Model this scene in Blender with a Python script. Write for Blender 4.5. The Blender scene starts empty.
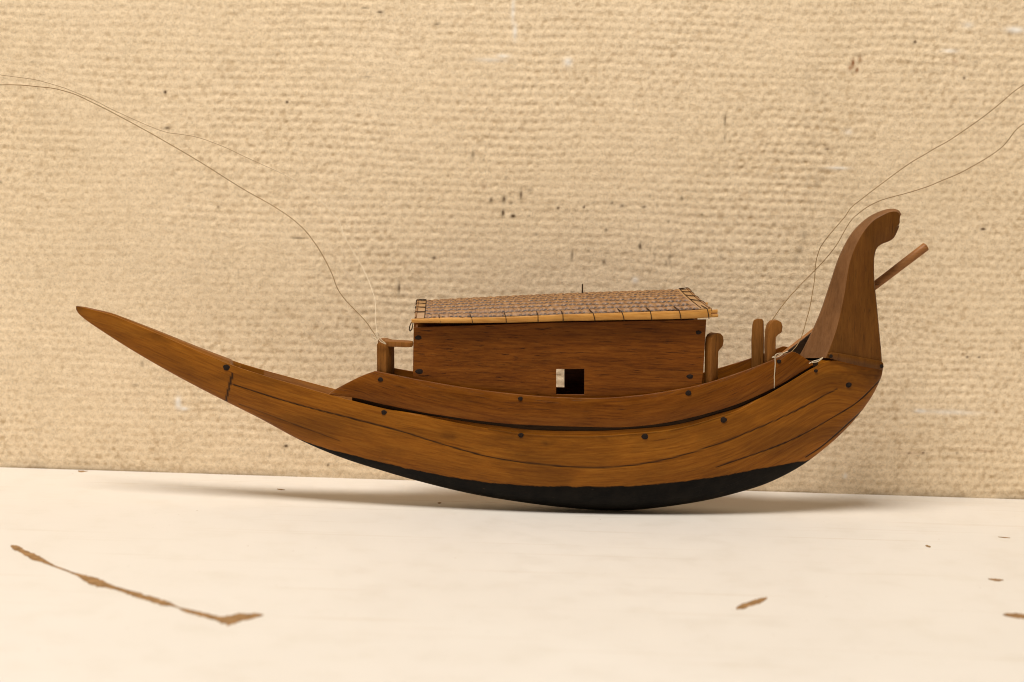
import bpy, bmesh, math, random
import numpy as np
from mathutils import Vector, Matrix

random.seed(7)
S = bpy.context.scene
COL = S.collection
U = 0.0005                      # half a millimetre: the working unit of the boat

# ------------------------------------------------------------------ camera
F = 2000.0
PITCH = math.radians(6.6)
ROLL = math.radians(1.7)
CAMZ = 0.202
cam_d = bpy.data.cameras.new('camera')
cam = bpy.data.objects.new('camera', cam_d); COL.objects.link(cam)
RC = (Matrix.Rotation(math.pi / 2 - PITCH, 3, 'X') @ Matrix.Rotation(ROLL, 3, 'Z'))
CPOS = Vector((0, -1.0, CAMZ))
cam.matrix_world = Matrix.Translation(CPOS) @ RC.to_4x4()
cam_d.sensor_width = 36.0
cam_d.lens = 36.0 * F / 1024.0
cam_d.clip_start = 0.01; cam_d.clip_end = 50
cam_d.dof.use_dof = True
cam_d.dof.focus_distance = 1.028
cam_d.dof.aperture_fstop = 9.5
S.camera = cam

# ------------------------------------------------------------------ world, lamps, exposure
W = bpy.data.worlds.new('World'); S.world = W; W.use_nodes = True
W.node_tree.nodes['Background'].inputs[0].default_value = (1.0, 0.80, 0.56, 1)
W.node_tree.nodes['Background'].inputs[1].default_value = 0.13

def area(name, loc, target, size, sizey, power, color):
    l = bpy.data.lights.new(name, 'AREA'); l.shape = 'RECTANGLE'; l.size = size; l.size_y = sizey
    l.energy = power; l.color = color
    o = bpy.data.objects.new(name, l); COL.objects.link(o)
    o.location = loc
    o.rotation_euler = (Vector(target) - Vector(loc)).to_track_quat('-Z', 'Y').to_euler()
    return o
area('ceiling_lamp', (-0.30, -0.78, 1.90), (0, 0.0, 0.05), 0.95, 0.6, 50.5, (1.0, 0.945, 0.87))

S.view_settings.view_transform = 'Standard'
S.view_settings.look = 'None'
S.view_settings.exposure = 0.0
S.view_settings.gamma = 1.0
S.render.engine = 'CYCLES'
S.cycles.filter_width = 1.0

# ------------------------------------------------------------------ viewing geometry helpers
def ray(px, py):
    return RC @ Vector(((px - 512) / F, -(py - 341) / F, -1.0))
def on_table(px, py):
    d = ray(px, py); t = -CPOS.z / d.z
    return CPOS + d * t
# boat frame
YAW = math.radians(2.5)
BO = on_table(618, 510.5); BO.z = 0
BM = Matrix.Translation(BO) @ Matrix.Rotation(YAW, 4, 'Z')
BI = BM.inverted()
BI3 = BI.to_3x3()
CL = BI @ CPOS
def at(px, py, y=0.0):
    """point of the boat (local coordinates) seen at a photo position, on the lengthwise plane y (in U)"""
    d = BI3 @ ray(px, py)
    t = (y * U - CL.y) / d.y
    return CL + d * t
RCI = RC.transposed()
M3 = np.array(RCI @ BM.to_3x3()); MT = np.array(RCI @ (BM.translation - CPOS))
def proj(P):
    """local boat points (n,3) -> photo positions (n,2)"""
    Q = np.asarray(P) @ M3.T + MT
    return np.stack([512 + F * Q[..., 0] / -Q[..., 2], 341 - F * Q[..., 1] / -Q[..., 2]], -1)

# ------------------------------------------------------------------ object helpers
def empty(name, loc=(0, 0, 0), rotz=0.0):
    o = bpy.data.objects.new(name, None); COL.objects.link(o)
    o.location = loc; o.rotation_euler = (0, 0, rotz); o.empty_display_size = 0.02
    return o
def tag(o, label=None, cat=None, group=None, kind=None):
    if label: o['label'] = label
    if cat: o['category'] = cat
    if group: o['group'] = group
    if kind: o['kind'] = kind
    return o
def mk(name, verts, faces, mat, parent=None, smooth=True, uv=None, attrs=None, sharp=None):
    me = bpy.data.meshes.new(name)
    if isinstance(verts, np.ndarray) and isinstance(faces, np.ndarray):
        n, m = len(verts), len(faces); k = faces.shape[1]
        me.vertices.add(n); me.vertices.foreach_set('co', verts.astype(np.float32).ravel())
        me.loops.add(m * k); me.loops.foreach_set('vertex_index', faces.astype(np.int32).ravel())
        me.polygons.add(m)
        me.polygons.foreach_set('loop_start', np.arange(0, m * k, k, dtype=np.int32))
        me.update(calc_edges=True); me.validate()
    else:
        me.from_pydata([tuple(v) for v in verts], [], [tuple(f) for f in faces]); me.update()
    if smooth:
        me.polygons.foreach_set('use_smooth', np.ones(len(me.polygons), dtype=bool))
    if uv is not None:
        ul = me.uv_layers.new(name='UVMap')
        li = np.zeros(len(me.loops), dtype=np.int32); me.loops.foreach_get('vertex_index', li)
        ul.data.foreach_set('uv', np.asarray(uv, dtype=np.float32)[li].ravel())
    for k_, a in (attrs or {}).items():
        at_ = me.attributes.new(k_, 'FLOAT', 'POINT'); at_.data.foreach_set('value', np.asarray(a, dtype=np.float32))
    if mat: me.materials.append(mat)
    if sharp is not None:
        me.set_sharp_from_angle(angle=sharp)
    o = bpy.data.objects.new(name, me); COL.objects.link(o)
    if parent is not None: o.parent = parent
    return o
def bm_obj(name, bm, mat, parent=None, bevel=0.0, seg=2, smooth=True, angle=0.6):
    bmesh.ops.remove_doubles(bm, verts=bm.verts, dist=1e-7)
    bmesh.ops.recalc_face_normals(bm, faces=bm.faces)
    if bevel > 0:
        ed = [e for e in bm.edges if len(e.link_faces) == 2 and e.calc_face_angle(0) > 0.6]
        bmesh.ops.bevel(bm, geom=ed, offset=bevel, segments=seg, profile=0.5, affect='EDGES', clamp_overlap=True)
    me = bpy.data.meshes.new(name); bm.to_mesh(me); bm.free()
    if smooth:
        me.polygons.foreach_set('use_smooth', np.ones(len(me.polygons), dtype=bool)); me.set_sharp_from_angle(angle=angle)
    me.materials.append(mat)
    o = bpy.data.objects.new(name, me); COL.objects.link(o)
    if parent is not None: o.parent = parent
    return o
def hexa(bm, c):
    """c: 8 corners, bottom loop then top loop"""
    v = [bm.verts.new(p) for p in c]
    for f in ((3, 2, 1, 0), (4, 5, 6, 7), (0, 1, 5, 4), (1, 2, 6, 5), (2, 3, 7, 6), (3, 0, 4, 7)):
        bm.faces.new([v[i] for i in f])
def prism(bm, front, back):
    a = [bm.verts.new(p) for p in front]; b = [bm.verts.new(p) for p in back]
    n = len(a)
    bm.faces.new(a); bm.faces.new(b[::-1])
    for i in range(n):
        bm.faces.new([a[i], b[i], b[(i + 1) % n], a[(i + 1) % n]])
def catmull(pts, n):
    P = [np.array(p, float) for p in pts]
    P = [2 * P[0] - P[1]] + P + [2 * P[-1] - P[-2]]
    out = []
    for i in range(1, len(P) - 2):
        for k in range(n):
            t = k / n
            out.append(0.5 * (2 * P[i] + (P[i + 1] - P[i - 1]) * t + (2 * P[i - 1] - 5 * P[i] + 4 * P[i + 1] - P[i + 2]) * t * t
                              + (3 * P[i] - P[i - 1] - 3 * P[i + 1] + P[i + 2]) * t ** 3))
    out.append(P[-2])
    return np.array(out)
def tube_geo(path, rad, sides=8, flat=1.0):
    path = [Vector(p) for p in path]; n = len(path)
    rad = rad if hasattr(rad, '__len__') else [rad] * n
    V, Fc = [], []
    up = Vector((0.03, 0.2, 1)).normalized()
    for i, p in enumerate(path):
        d = (path[min(i + 1, n - 1)] - path[max(i - 1, 0)]).normalized()
        a = d.cross(up)
        if a.length < 0.05: a = d.cross(Vector((1, 0, 0)))
        a.normalize(); b = a.cross(d).normalized()
        for k in range(sides):
            t = 2 * math.pi * k / sides
            V.append(p + a * (math.cos(t) * rad[i] * flat) + b * (math.sin(t) * rad[i]))
    for i in range(n - 1):
        for k in range(sides):
            k2 = (k + 1) % sides
            Fc.append((i * sides + k, i * sides + k2, (i + 1) * sides + k2, (i + 1) * sides + k))
    Fc.append(tuple(range(sides - 1, -1, -1))); Fc.append(tuple(range((n - 1) * sides, n * sides)))
    return V, Fc
def tube(name, path, rad, mat, parent=None, sides=8, flat=1.0):
    V, Fc = tube_geo(path, rad, sides, flat)
    return mk(name, V, Fc, mat, parent, sharp=0.9)
def grid_faces(nu, nv):
    i = np.arange(nu - 1)[:, None] * nv + np.arange(nv - 1)[None, :]
    return np.stack([i, i + nv, i + nv + 1, i + 1], -1).reshape(-1, 4)
def h2(ix, iy, seed):
    n = (ix.astype(np.int64) * 374761393 + iy.astype(np.int64) * 668265263 + seed * 1442695041) & 0xFFFFFFFF
    n = ((n ^ (n >> 13)) * 1274126177) & 0xFFFFFFFF
    n = ((n ^ (n >> 16)) * 2246822519) & 0xFFFFFFFF
    return ((n ^ (n >> 15)) & 0xFFFFFF) / float(0xFFFFFF)
def vn(x, y, seed=0):
    ix = np.floor(x); iy = np.floor(y); fx = x - ix; fy = y - iy
    fx = fx * fx * (3 - 2 * fx); fy = fy * fy * (3 - 2 * fy)
    a = h2(ix, iy, seed); b = h2(ix + 1, iy, seed); c = h2(ix, iy + 1, seed); d = h2(ix + 1, iy + 1, seed)
    return (a + (b - a) * fx) * (1 - fy) + (c + (d - c) * fx) * fy - 0.5
def fbm(x, y, seed=0, oct=4):
    s = 0; a = 1.0
    for o in range(oct):
        s = s + a * vn(x, y, seed + o * 17); x = x * 2.03 + 11.3; y = y * 2.03 + 5.7; a *= 0.5
    return s
def interp(pts, x):
    p = np.array(pts, float); return np.interp(x, p[:, 0], p[:, 1])
def smooth_interp(pts, x, n=14):
    c = catmull(pts, n); return np.interp(x, c[:, 0], c[:, 1])
def sstep(a, b, x):
    t = np.clip((x - a) / (b - a), 0, 1); return t * t * (3 - 2 * t)
def poly_dist(P, poly):
    """distance of photo points P (n,2) to a polyline"""
    D = np.full(len(P), 1e9)
    for a, b in zip(poly[:-1], poly[1:]):
        ab = b - a; t = np.clip(((P - a) @ ab) / (ab @ ab), 0, 1)
        D = np.minimum(D, np.hypot(*(P - a - t[:, None] * ab).T))
    return D

# ------------------------------------------------------------------ materials
def new_mat(name):
    m = bpy.data.materials.new(name); m.use_nodes = True
    nt = m.node_tree; b = nt.nodes['Principled BSDF']
    return m, nt, b
def N(nt, t, **kw):
    n = nt.nodes.new(t)
    for k, v in kw.items():
        if k.startswith('_'): setattr(n, k[1:], v)
        else: n.inputs[k.replace('__', ' ')].default_value = v
    return n
def L(nt, a, b): nt.links.new(a, b)
def noise(nt, vec, scale, detail=4, rough=0.6, dist=0.0):
    n = N(nt, 'ShaderNodeTexNoise', Scale=scale, Detail=detail, Roughness=rough, Distortion=dist)
    L(nt, vec, n.inputs['Vector']); return n.outputs['Fac']
def ramp(nt, fac, stops):
    r = nt.nodes.new('ShaderNodeValToRGB'); L(nt, fac, r.inputs[0])
    e = r.color_ramp.elements
    while len(e) < len(stops): e.new(0.5)
    for i, (p, c) in enumerate(stops):
        e[i].position = p; e[i].color = c if len(c) == 4 else (*c, 1)
    return r.outputs[0]
def g(v): return (v, v, v, 1)
def mixc(nt, fac, a, b, mode='MIX'):
    m = nt.nodes.new('ShaderNodeMix'); m.data_type = 'RGBA'; m.blend_type = mode
    for s, v in ((m.inputs[0], fac), (m.inputs[6], a), (m.inputs[7], b)):
        if isinstance(v, (int, float)): s.default_value = v
        elif isinstance(v, tuple): s.default_value = v if len(v) == 4 else (*v, 1)
        else: L(nt, v, s)
    return m.outputs[2]
def attr(nt, name):
    n = nt.nodes.new('ShaderNodeAttribute'); n.attribute_name = name; return n.outputs['Fac']
def mth(nt, op, a, b=0.0):
    n = nt.nodes.new('ShaderNodeMath'); n.operation = op
    for s, v in ((n.inputs[0], a), (n.inputs[1], b)):
        if isinstance(v, (int, float)): s.default_value = v
        else: L(nt, v, s)
    return n.outputs[0]
def wood(name, dark, mid, light, rough=0.42, uv=False, seed=0.0, pores=0.55, hull=False, axis='X', vmul=1.0, spec=0.12):
    m, nt, b = new_mat(name)
    tc = nt.nodes.new('ShaderNodeTexCoord')
    src = tc.outputs['UV' if uv else 'Object']
    def mapped(sx, sy, sz, off=0.0):
        mp = N(nt, 'ShaderNodeMapping'); k = 1.0 / U
        if axis == 'Z': sx, sz = sz, sx
        mp.inputs['Scale'].default_value = (sx * k, sy * k * vmul, sz * k)
        mp.inputs['Location'].default_value = (seed * 13.1 + off, seed * 7.7 + off * 2, seed * 3.3)
        L(nt, src, mp.inputs['Vector']); return mp.outputs[0]
    grain = noise(nt, mapped(0.010, 0.16, 0.16), 1.0, 5, 0.62, 1.2)
    fine = noise(nt, mapped(0.055, 0.55, 0.55, 3.0), 1.0, 5, 0.72, 0.4)
    pore = noise(nt, mapped(0.034, 0.85, 0.85, 9.0), 1.0, 3, 0.6, 0.25)
    blot = noise(nt, mapped(0.014, 0.03, 0.03, 5.0), 1.0, 4, 0.6, 0.6)
    f = mth(nt, 'ADD', mth(nt, 'MULTIPLY', grain, 0.48), mth(nt, 'MULTIPLY', fine, 0.52))
    c = ramp(nt, f, [(0.34, dark), (0.50, mid), (0.66, light)])
    c = mixc(nt, 1.0, c, ramp(nt, blot, [(0.25, g(0.74)), (0.5, g(1.0)), (0.75, g(1.16))]), 'MULTIPLY')
    pm = ramp(nt, pore, [(0.60, g(0)), (0.70, g(1))])
    c = mixc(nt, mth(nt, 'MULTIPLY', pm, min(1, pores * 1.2)), c, tuple(x * 0.25 for x in dark[:3]))
    h = mth(nt, 'SUBTRACT', mth(nt, 'MULTIPLY', fine, 0.5), mth(nt, 'MULTIPLY', pm, 0.5))
    ro = mth(nt, 'ADD', mth(nt, 'MULTIPLY', blot, 0.3), rough - 0.15)
    if hull:
        c = mixc(nt, mth(nt, 'MULTIPLY', attr(nt, 'grime_shade'), 0.75), c, tuple(x * 0.30 for x in dark[:3]))
        c = mixc(nt, attr(nt, 'seam'), c, (0.012, 0.007, 0.004))
        bn = noise(nt, mapped(0.06, 0.06, 0.06, 2.0), 1.0, 5, 0.7)
        blk = ramp(nt, bn, [(0.35, (0.004, 0.0033, 0.0028)), (0.7, (0.012, 0.0095, 0.007))])
        scr = ramp(nt, noise(nt, mapped(0.12, 0.4, 0.4, 4.0), 1.0, 2, 0.4), [(0.74, g(0)), (0.80, g(0.55))])
        blk = mixc(nt, scr, blk, (0.09, 0.055, 0.03))
        c = mixc(nt, attr(nt, 'paint'), c, blk)
        ro = mth(nt, 'ADD', ro, mth(nt, 'MULTIPLY', attr(nt, 'paint'), 0.12))
    b.inputs['Specular IOR Level'].default_value = spec
    if hull: L(nt, mth(nt, 'SUBTRACT', spec, mth(nt, 'MULTIPLY', attr(nt, 'paint'), 0.05)), b.inputs['Specular IOR Level'])
    L(nt, c, b.inputs['Base Color']); L(nt, ro, b.inputs['Roughness'])
    bp = N(nt, 'ShaderNodeBump', Strength=0.45, Distance=0.00025); L(nt, h, bp.inputs['Height'])
    L(nt, bp.outputs[0], b.inputs['Normal'])
    return m
def plain(name, c, rough=0.6, var=0.25, scale=0.3, metal=0.0):
    m, nt, b = new_mat(name)
    tc = nt.nodes.new('ShaderNodeTexCoord')
    f = noise(nt, tc.outputs['Object'], scale / U, 3, 0.6)
    col = ramp(nt, f, [(0.3, tuple(x * (1 - var) for x in c)), (0.7, tuple(min(1, x * (1 + var)) for x in c))])
    L(nt, col, b.inputs['Base Color']); b.inputs['Roughness'].default_value = rough; b.inputs['Metallic'].default_value = metal; b.inputs['Specular IOR Level'].default_value = 0.12
    return m

HULL = wood('hull_wood', (0.172, 0.052, 0.003), (0.258, 0.088, 0.006), (0.330, 0.126, 0.012), 0.40, uv=True, seed=1, pores=0.25, hull=True)
STRAKE = wood('strake_wood', (0.088, 0.0235, 0.002), (0.154, 0.0465, 0.0038), (0.212, 0.0725, 0.008), 0.38, uv=True, seed=2, pores=0.5)
CABIN = wood('cabin_wood', (0.08, 0.0205, 0.0018), (0.154, 0.0445, 0.0038), (0.222, 0.074, 0.0084), 0.40, seed=3, pores=0.9)
POST = wood('post_wood', (0.15, 0.055, 0.01), (0.215, 0.083, 0.016), (0.275, 0.112, 0.026), 0.5, seed=4, axis='Z')
STEM = wood('stem_wood', (0.096, 0.031, 0.0035), (0.124, 0.044, 0.005), (0.152, 0.058, 0.0085), 0.42, seed=5, axis='Z', pores=0.35, spec=0.22)
FACE = wood('stem_wood_lit', (0.135, 0.055, 0.016), (0.175, 0.076, 0.026), (0.21, 0.096, 0.036), 0.5, seed=15, axis='Z', pores=0.2, spec=0.25)  # paler stem wood: light on the leading face painted into the colour
DECK_SHADE = wood('deck_shade_wood', (0.020, 0.010, 0.005), (0.035, 0.018, 0.008), (0.05, 0.028, 0.014), 0.7, seed=6)  # near-black: shade of the gap under the strakes put into the colour
POLE = wood('pole_wood', (0.23, 0.092, 0.030), (0.31, 0.135, 0.046), (0.37, 0.175, 0.062), 0.35, seed=7)
BAMBOO = wood('bamboo', (0.36, 0.15, 0.03), (0.5, 0.24, 0.058), (0.6, 0.32, 0.09), 0.38, seed=8, pores=0.3)
NAIL = plain('nail_iron', (0.018, 0.011, 0.008), 0.75, 0.4, 0.5, 0.0)
DARKTHREAD = plain('dark_thread', (0.045, 0.022, 0.010), 0.7)
LINE = plain('brown_line', (0.27, 0.17, 0.078), 0.55, 0.2, 0.02)
def paling():
    m, nt, b = new_mat('paling_line')
    tc = nt.nodes.new('ShaderNodeTexCoord'); sx = nt.nodes.new('ShaderNodeSeparateXYZ'); L(nt, tc.outputs['Object'], sx.inputs[0])
    mr = N(nt, 'ShaderNodeMapRange'); L(nt, sx.outputs[0], mr.inputs[0])
    mr.inputs[1].default_value = -0.135; mr.inputs[2].default_value = -0.100
    L(nt, ramp(nt, mr.outputs[0], [(0, (0.34, 0.23, 0.115)), (1, (0.80, 0.66, 0.47))]), b.inputs['Base Color']); b.inputs['Roughness'].default_value = 0.55
    return m
FINE = paling()
PALE = plain('pale_thread', (0.56, 0.45, 0.31), 0.6, 0.2, 0.05)

# roof weave
def weave_mat():
    m, nt, b = new_mat('woven_cane')
    tc = nt.nodes.new('ShaderNodeTexCoord')
    f = noise(nt, tc.outputs['Object'], 0.25 / U, 4, 0.7)
    c = ramp(nt, f, [(0.3, (0.175, 0.076, 0.022)), (0.5, (0.270, 0.130, 0.043)), (0.7, (0.36, 0.19, 0.070))])
    c = mixc(nt, attr(nt, 'gap'), c, (0.030, 0.011, 0.004))  # occlusion shade between the canes painted into the gaps
    c = mixc(nt, attr(nt, 'tone'), c, (0.44, 0.25, 0.095))
    L(nt, c, b.inputs['Base Color']); b.inputs['Roughness'].default_value = 0.55
    return m
WEAVE = weave_mat()

# wall
def wall_mat():
    m, nt, b = new_mat('painted_canvas_wall')
    tc = nt.nodes.new('ShaderNodeTexCoord'); o = tc.outputs['Object']
    big = noise(nt, o, 9, 4, 0.6); med = noise(nt, o, 90, 5, 0.65); fine = noise(nt, o, 800, 5, 0.8)
    c = ramp(nt, big, [(0.3, (0.83, 0.660, 0.445)), (0.7, (0.88, 0.710, 0.495))])
    c = mixc(nt, 1.0, c, ramp(nt, med, [(0.28, g(0.94)), (0.5, g(1.0)), (0.72, g(1.03))]), 'MULTIPLY')
    c = mixc(nt, 1.0, c, ramp(nt, fine, [(0.28, g(0.72)), (0.5, g(1.0)), (0.72, g(1.15))]), 'MULTIPLY')
    mid4 = noise(nt, o, 420, 3, 0.6)
    c = mixc(nt, 1.0, c, ramp(nt, mid4, [(0.30, (0.90, 0.88, 0.84)), (0.5, g(1.0)), (0.7, g(1.04))]), 'MULTIPLY')
    c = mixc(nt, attr(nt, 'pit'), c, (0.43, 0.28, 0.135))
    c = mixc(nt, attr(nt, 'dirt'), c, (0.10, 0.058, 0.026))
    c = mixc(nt, attr(nt, 'rust'), c, (0.26, 0.10, 0.025))
    c = mixc(nt, attr(nt, 'scuff'), c, (0.90, 0.84, 0.75))
    L(nt, c, b.inputs['Base Color']); b.inputs['Roughness'].default_value = 0.62
    b.inputs['Specular IOR Level'].default_value = 0.25
    bp = N(nt, 'ShaderNodeBump', Strength=0.8, Distance=0.0004); L(nt, fine, bp.inputs['Height']); L(nt, bp.outputs[0], b.inputs['Normal'])
    return m
def table_mat():
    m, nt, b = new_mat('white_painted_board')
    tc = nt.nodes.new('ShaderNodeTexCoord'); o = tc.outputs['Object']
    big = noise(nt, o, 7, 5, 0.6); med = noise(nt, o, 45, 5, 0.65)
    c = ramp(nt, big, [(0.3, (0.715, 0.665, 0.600)), (0.7, (0.745, 0.700, 0.640))])
    c = mixc(nt, 1.0, c, ramp(nt, med, [(0.25, (0.95, 0.94, 0.92)), (0.5, g(1.0))]), 'MULTIPLY')
    # fine scratches and grey scuffs
    for k, (ang, sx, sy, lo, hi, amt) in enumerate(((0.35, 6, 240, 0.70, 0.78, 0.25), (-0.9, 5, 260, 0.72, 0.79, 0.22), (0.05, 4, 160, 0.68, 0.78, 0.20))):
        mp = N(nt, 'ShaderNodeMapping'); mp.inputs['Rotation'].default_value = (0, 0, ang); mp.inputs['Scale'].default_value = (sx, sy, 1)
        mp.inputs['Location'].default_value = (k * 3.7, k * 1.9, 0)
        L(nt, o, mp.inputs['Vector'])
        s = ramp(nt, noise(nt, mp.outputs[0], 1.0, 2, 0.5, 0.3), [(lo - 0.03, g(0)), (hi, g(amt * 1.5))])
        c = mixc(nt, s, c, (0.50, 0.38, 0.25))
    sp = ramp(nt, noise(nt, o, 420, 1, 0.3), [(0.80, g(0)), (0.84, g(0.6))])
    c = mixc(nt, sp, c, (0.28, 0.17, 0.08))
    L(nt, c, b.inputs['Base Color'])
    L(nt, mth(nt, 'ADD', mth(nt, 'MULTIPLY', med, 0.25), 0.38), b.inputs['Roughness'])
    b.inputs['Specular IOR Level'].default_value = 0.35
    bp = N(nt, 'ShaderNodeBump', Strength=0.15, Distance=0.0006); L(nt, med, bp.inputs['Height']); L(nt, bp.outputs[0], b.inputs['Normal'])
    return m
WALLM = wall_mat(); TABLEM = table_mat()
STAIN = plain('brown_stain', (0.29, 0.165, 0.07), 0.7, 0.35, 0.12)
CHIP = plain('bare_board', (0.30, 0.19, 0.09), 0.8, 0.3, 0.2)

# ------------------------------------------------------------------ the setting: wall and table
WA = on_table(0, 467.6); WB = on_table(1024, 499.3)
WX = (WB - WA).normalized(); WN = Vector((WX.y, -WX.x, 0))      # WN points to the viewer
WC = WA + WX * ((Vector((0, 0, 0)) - WA).dot(WX))
def on_wall(px, py):
    d = ray(px, py); t = (WC - CPOS).dot(WN) / d.dot(WN)
    p = CPOS + d * t
    return (p - WC).dot(WX), p.z
def build_wall():
    s = np.concatenate([np.arange(-0.62, -0.34, 0.0013), np.arange(-0.34, 0.34, 0.00068), np.arange(0.34, 0.62, 0.0013)])
    z = np.concatenate([np.arange(-0.006, 0.275, 0.00068), np.arange(0.275, 0.45, 0.0015)])
    SS, ZZ = np.meshgrid(s, z, indexing='ij')
    sw = SS + 0.0022 * vn(SS / 0.022, ZZ / 0.03, 3) + 0.0012 * vn(SS / 0.007, ZZ / 0.009, 4)
    zw = ZZ + 0.0026 * vn(SS / 0.05, ZZ / 0.03, 5) + 0.0008 * vn(SS / 0.008, ZZ / 0.007, 6)
    R = zw / 0.0044; row = np.floor(R)
    C = sw / 0.0052 + 0.5 * (row % 2) + 0.35 * (h2(row, row * 0, 9) - 0.5); cc = np.floor(C)
    fr = R - row - 0.5 + 0.25 * (h2(row, cc, 35) - 0.5); fc = C - cc - 0.5 + 0.3 * (h2(row, cc, 36) - 0.5)
    am = np.clip(0.80 + 0.7 * fbm(SS / 0.07, ZZ / 0.06, 21, 3) + 0.10 * np.clip(SS / 0.25, -1, 1), 0.55, 1.15)
    cell = np.clip(0.50 + 0.55 * h2(row, cc, 33), 0, 1.1) * am
    hole = np.exp(-(fr / 0.26) ** 2 - (fc / (0.20 + 0.12 * h2(row, cc, 34))) ** 2) * cell
    h = 0.11 * np.cos(2 * np.pi * (R - 0.5)) * -am * np.clip(0.6 + 1.6 * vn(SS / 0.03, ZZ / 0.02, 37), 0, 1.3) - 0.85 * hole
    h = h * 0.00052 + 0.00018 * fbm(SS / 0.0034, ZZ / 0.0030, 41, 4) + 0.0003 * fbm(SS / 0.03, ZZ / 0.03, 51, 3) + 0.0022 * vn(SS / 0.25, ZZ / 0.3, 61)
    pit = 0.40 * hole * np.clip(0.65 + 1.1 * vn(SS / 0.02, ZZ / 0.015, 71), 0.1, 1.2)
    pit += 0.35 * sstep(0.18, 0.36, fbm(SS / 0.0022, ZZ / 0.0017, 77, 2)) * np.clip(am, 0.5, 1)
    # brown mark along the foot of the wall and random specks
    dirt = np.zeros_like(SS); rust = np.zeros_like(SS); scuff = np.zeros_like(SS)
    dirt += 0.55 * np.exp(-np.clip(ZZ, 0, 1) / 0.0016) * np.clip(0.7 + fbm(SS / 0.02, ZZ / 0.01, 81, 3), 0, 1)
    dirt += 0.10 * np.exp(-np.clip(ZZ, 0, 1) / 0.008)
    def blob(A, px, py, rx, ry, a):
        s0, z0 = on_wall(px, py); k = 1.06 * U
        A += a * np.exp(-(((SS - s0) / (rx * k)) ** 2 + ((ZZ - z0) / (ry * k)) ** 2))
    for px, py, rx, ry, a in ((491, 200, 2, 3, .5), (504, 199, 2.2, 4, .6), (503, 213, 1.6, 3.5, .9), (513, 216, 2.4, 2, 1), (521, 195, 1.6, 5, .6),
        (511, 203, 2, 2, .35), (530, 190, 3, 2, .3), (558, 208, 1.6, 1.4, .9), (584, 207, 1.4, 1.4, .8), (473, 155, 2, 5, .35), (612, 203, 2, 2, .5), (622, 206, 2.5, 1.6, .5),
        (644, 207, 2.5, 1.6, .5), (572, 255, 1.3, 6, .45), (640, 246, 1.5, 3, .6), (604, 262, 2, 3, .5), (606, 230, 2, 2, .5), (399, 288, 1.3, 7, .6),
        (434, 258, 2.2, 1.4, .7), (165, 92, 1.5, 1.8, .9), (287, 102, 1.5, 1.5, .8), (167, 128, 3, 1.5, .6), (298, 238, 8, 1, .5), (218, 207, 1.5, 1.5, .5),
        (915, 42, 1.8, 1.8, .9), (964, 78, 1.5, 2, .6), (983, 229, 3, 1.4, .8), (725, 120, 1.2, 6, .5), (725, 138, 1, 4, .4), (827, 149, 3, 1.3, .6), (380, 12, 4, 1.5, .6),
        (365, 8, 4, 1.2, .4), (437, 24, 3, 1.2, .5), (366, 77, 8, 1, .3), (286, 446, 2.2, 1.6, .8), (328, 465, 1.3, 1.2, .7), (270, 456, 1.5, 2, .3), (967, 357, 1.4, 1.2, .8), (979, 357, 1.3, 1.2, .7),
        (923, 453, 1.3, 1.2, .7), (909, 453, 1.3, 1.2, .5), (957, 453, 1.6, 1.2, .5), (800, 250, 4, 5, .25), (804, 235, 3, 5, .3), (796, 260, 3, 4, .25), (142, 364, 2, 4, .3), (135, 385, 4, 2, .25)):
        blob(dirt, px, py, rx * 0.9, ry * 0.9, min(1.3, a * 1.6))
    for k in range(40):
        blob(dirt, 812 + random.gauss(0, 6) + 4 * math.sin(k), random.uniform(60, 185), random.uniform(1.5, 3), random.uniform(2, 5), random.uniform(.05, .2))
        blob(dirt, 640 + random.gauss(0, 40), 240 + random.gauss(0, 22), random.uniform(1, 2), random.uniform(1, 3), random.uniform(.1, .45))
    for k in range(70):
        blob(dirt, random.uniform(0, 1024), random.uniform(0, 465), random.uniform(.8, 2), random.uniform(.8, 1.8), random.uniform(.15, .5))
    # faint vertical stain on the far left
    s0, _ = on_wall(38, 200)
    dirt += 0.075 * np.exp(-((SS - s0 + 0.002 * vn(SS * 0, ZZ / 0.03, 5)) / 0.0022) ** 2) * np.clip(0.6 + 1.5 * vn(SS / 0.01, ZZ / 0.02, 91), 0, 1.4)
    for px, py, rx, ry, a in ((853, 63, 2, 5, .8), (850, 68, 2.5, 3, .6), (857, 70, 2, 3, .7), (860, 59, 2, 4, .5), (955, 62, 4, 3, .3), (484, 187, 3, 3, .3), (235, 220, 6, 2, .22), (200, 216, 12, 2, .1), (910, 453, 20, 1.5, .25), (985, 451, 10, 1.5, .3), (90, 395, 14, 1.5, .15)):
        blob(rust, px, py, rx * 0.85, ry * 0.85, a * 1.3)
    for px, py, rx, ry, a in ((178, 403, 3, 6, .8), (184, 409, 4, 2, .7), (568, 62, 4, 4, .7), (513, 10, 2, 14, .5), (515, 32, 2, 8, .6), (1015, 30, 8, 3, .8), (968, 25, 5, 3, .4), (635, 280, 3, 3, .6), (920, 411, 5, 1.6, .9), (950, 412, 26, 2.5, .45), (838, 168, 10, 1.5, .6), (950, 51, 8, 2, .5),
        (845, 476, 2, 3, .6), (848, 132, 4, 3, .3), (490, 60, 14, 2, .4), (503, 56, 6, 2, .5)):
        blob(scuff, px, py, rx, ry, a * 1.5)
    h = h + 0.0002 * np.clip(scuff, 0, 1)
    P = np.array(WC)[None, None] + SS[..., None] * np.array(WX) + h[..., None] * np.array(WN)
    P[..., 2] = ZZ
    P -= np.array(WC)
    fl = lambda a: np.clip(a, 0, 1).ravel()
    o = mk('wall', P.reshape(-1, 3), grid_faces(len(s), len(z)), WALLM, attrs={'pit': fl(pit), 'dirt': fl(dirt), 'rust': fl(rust), 'scuff': fl(scuff)})
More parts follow.
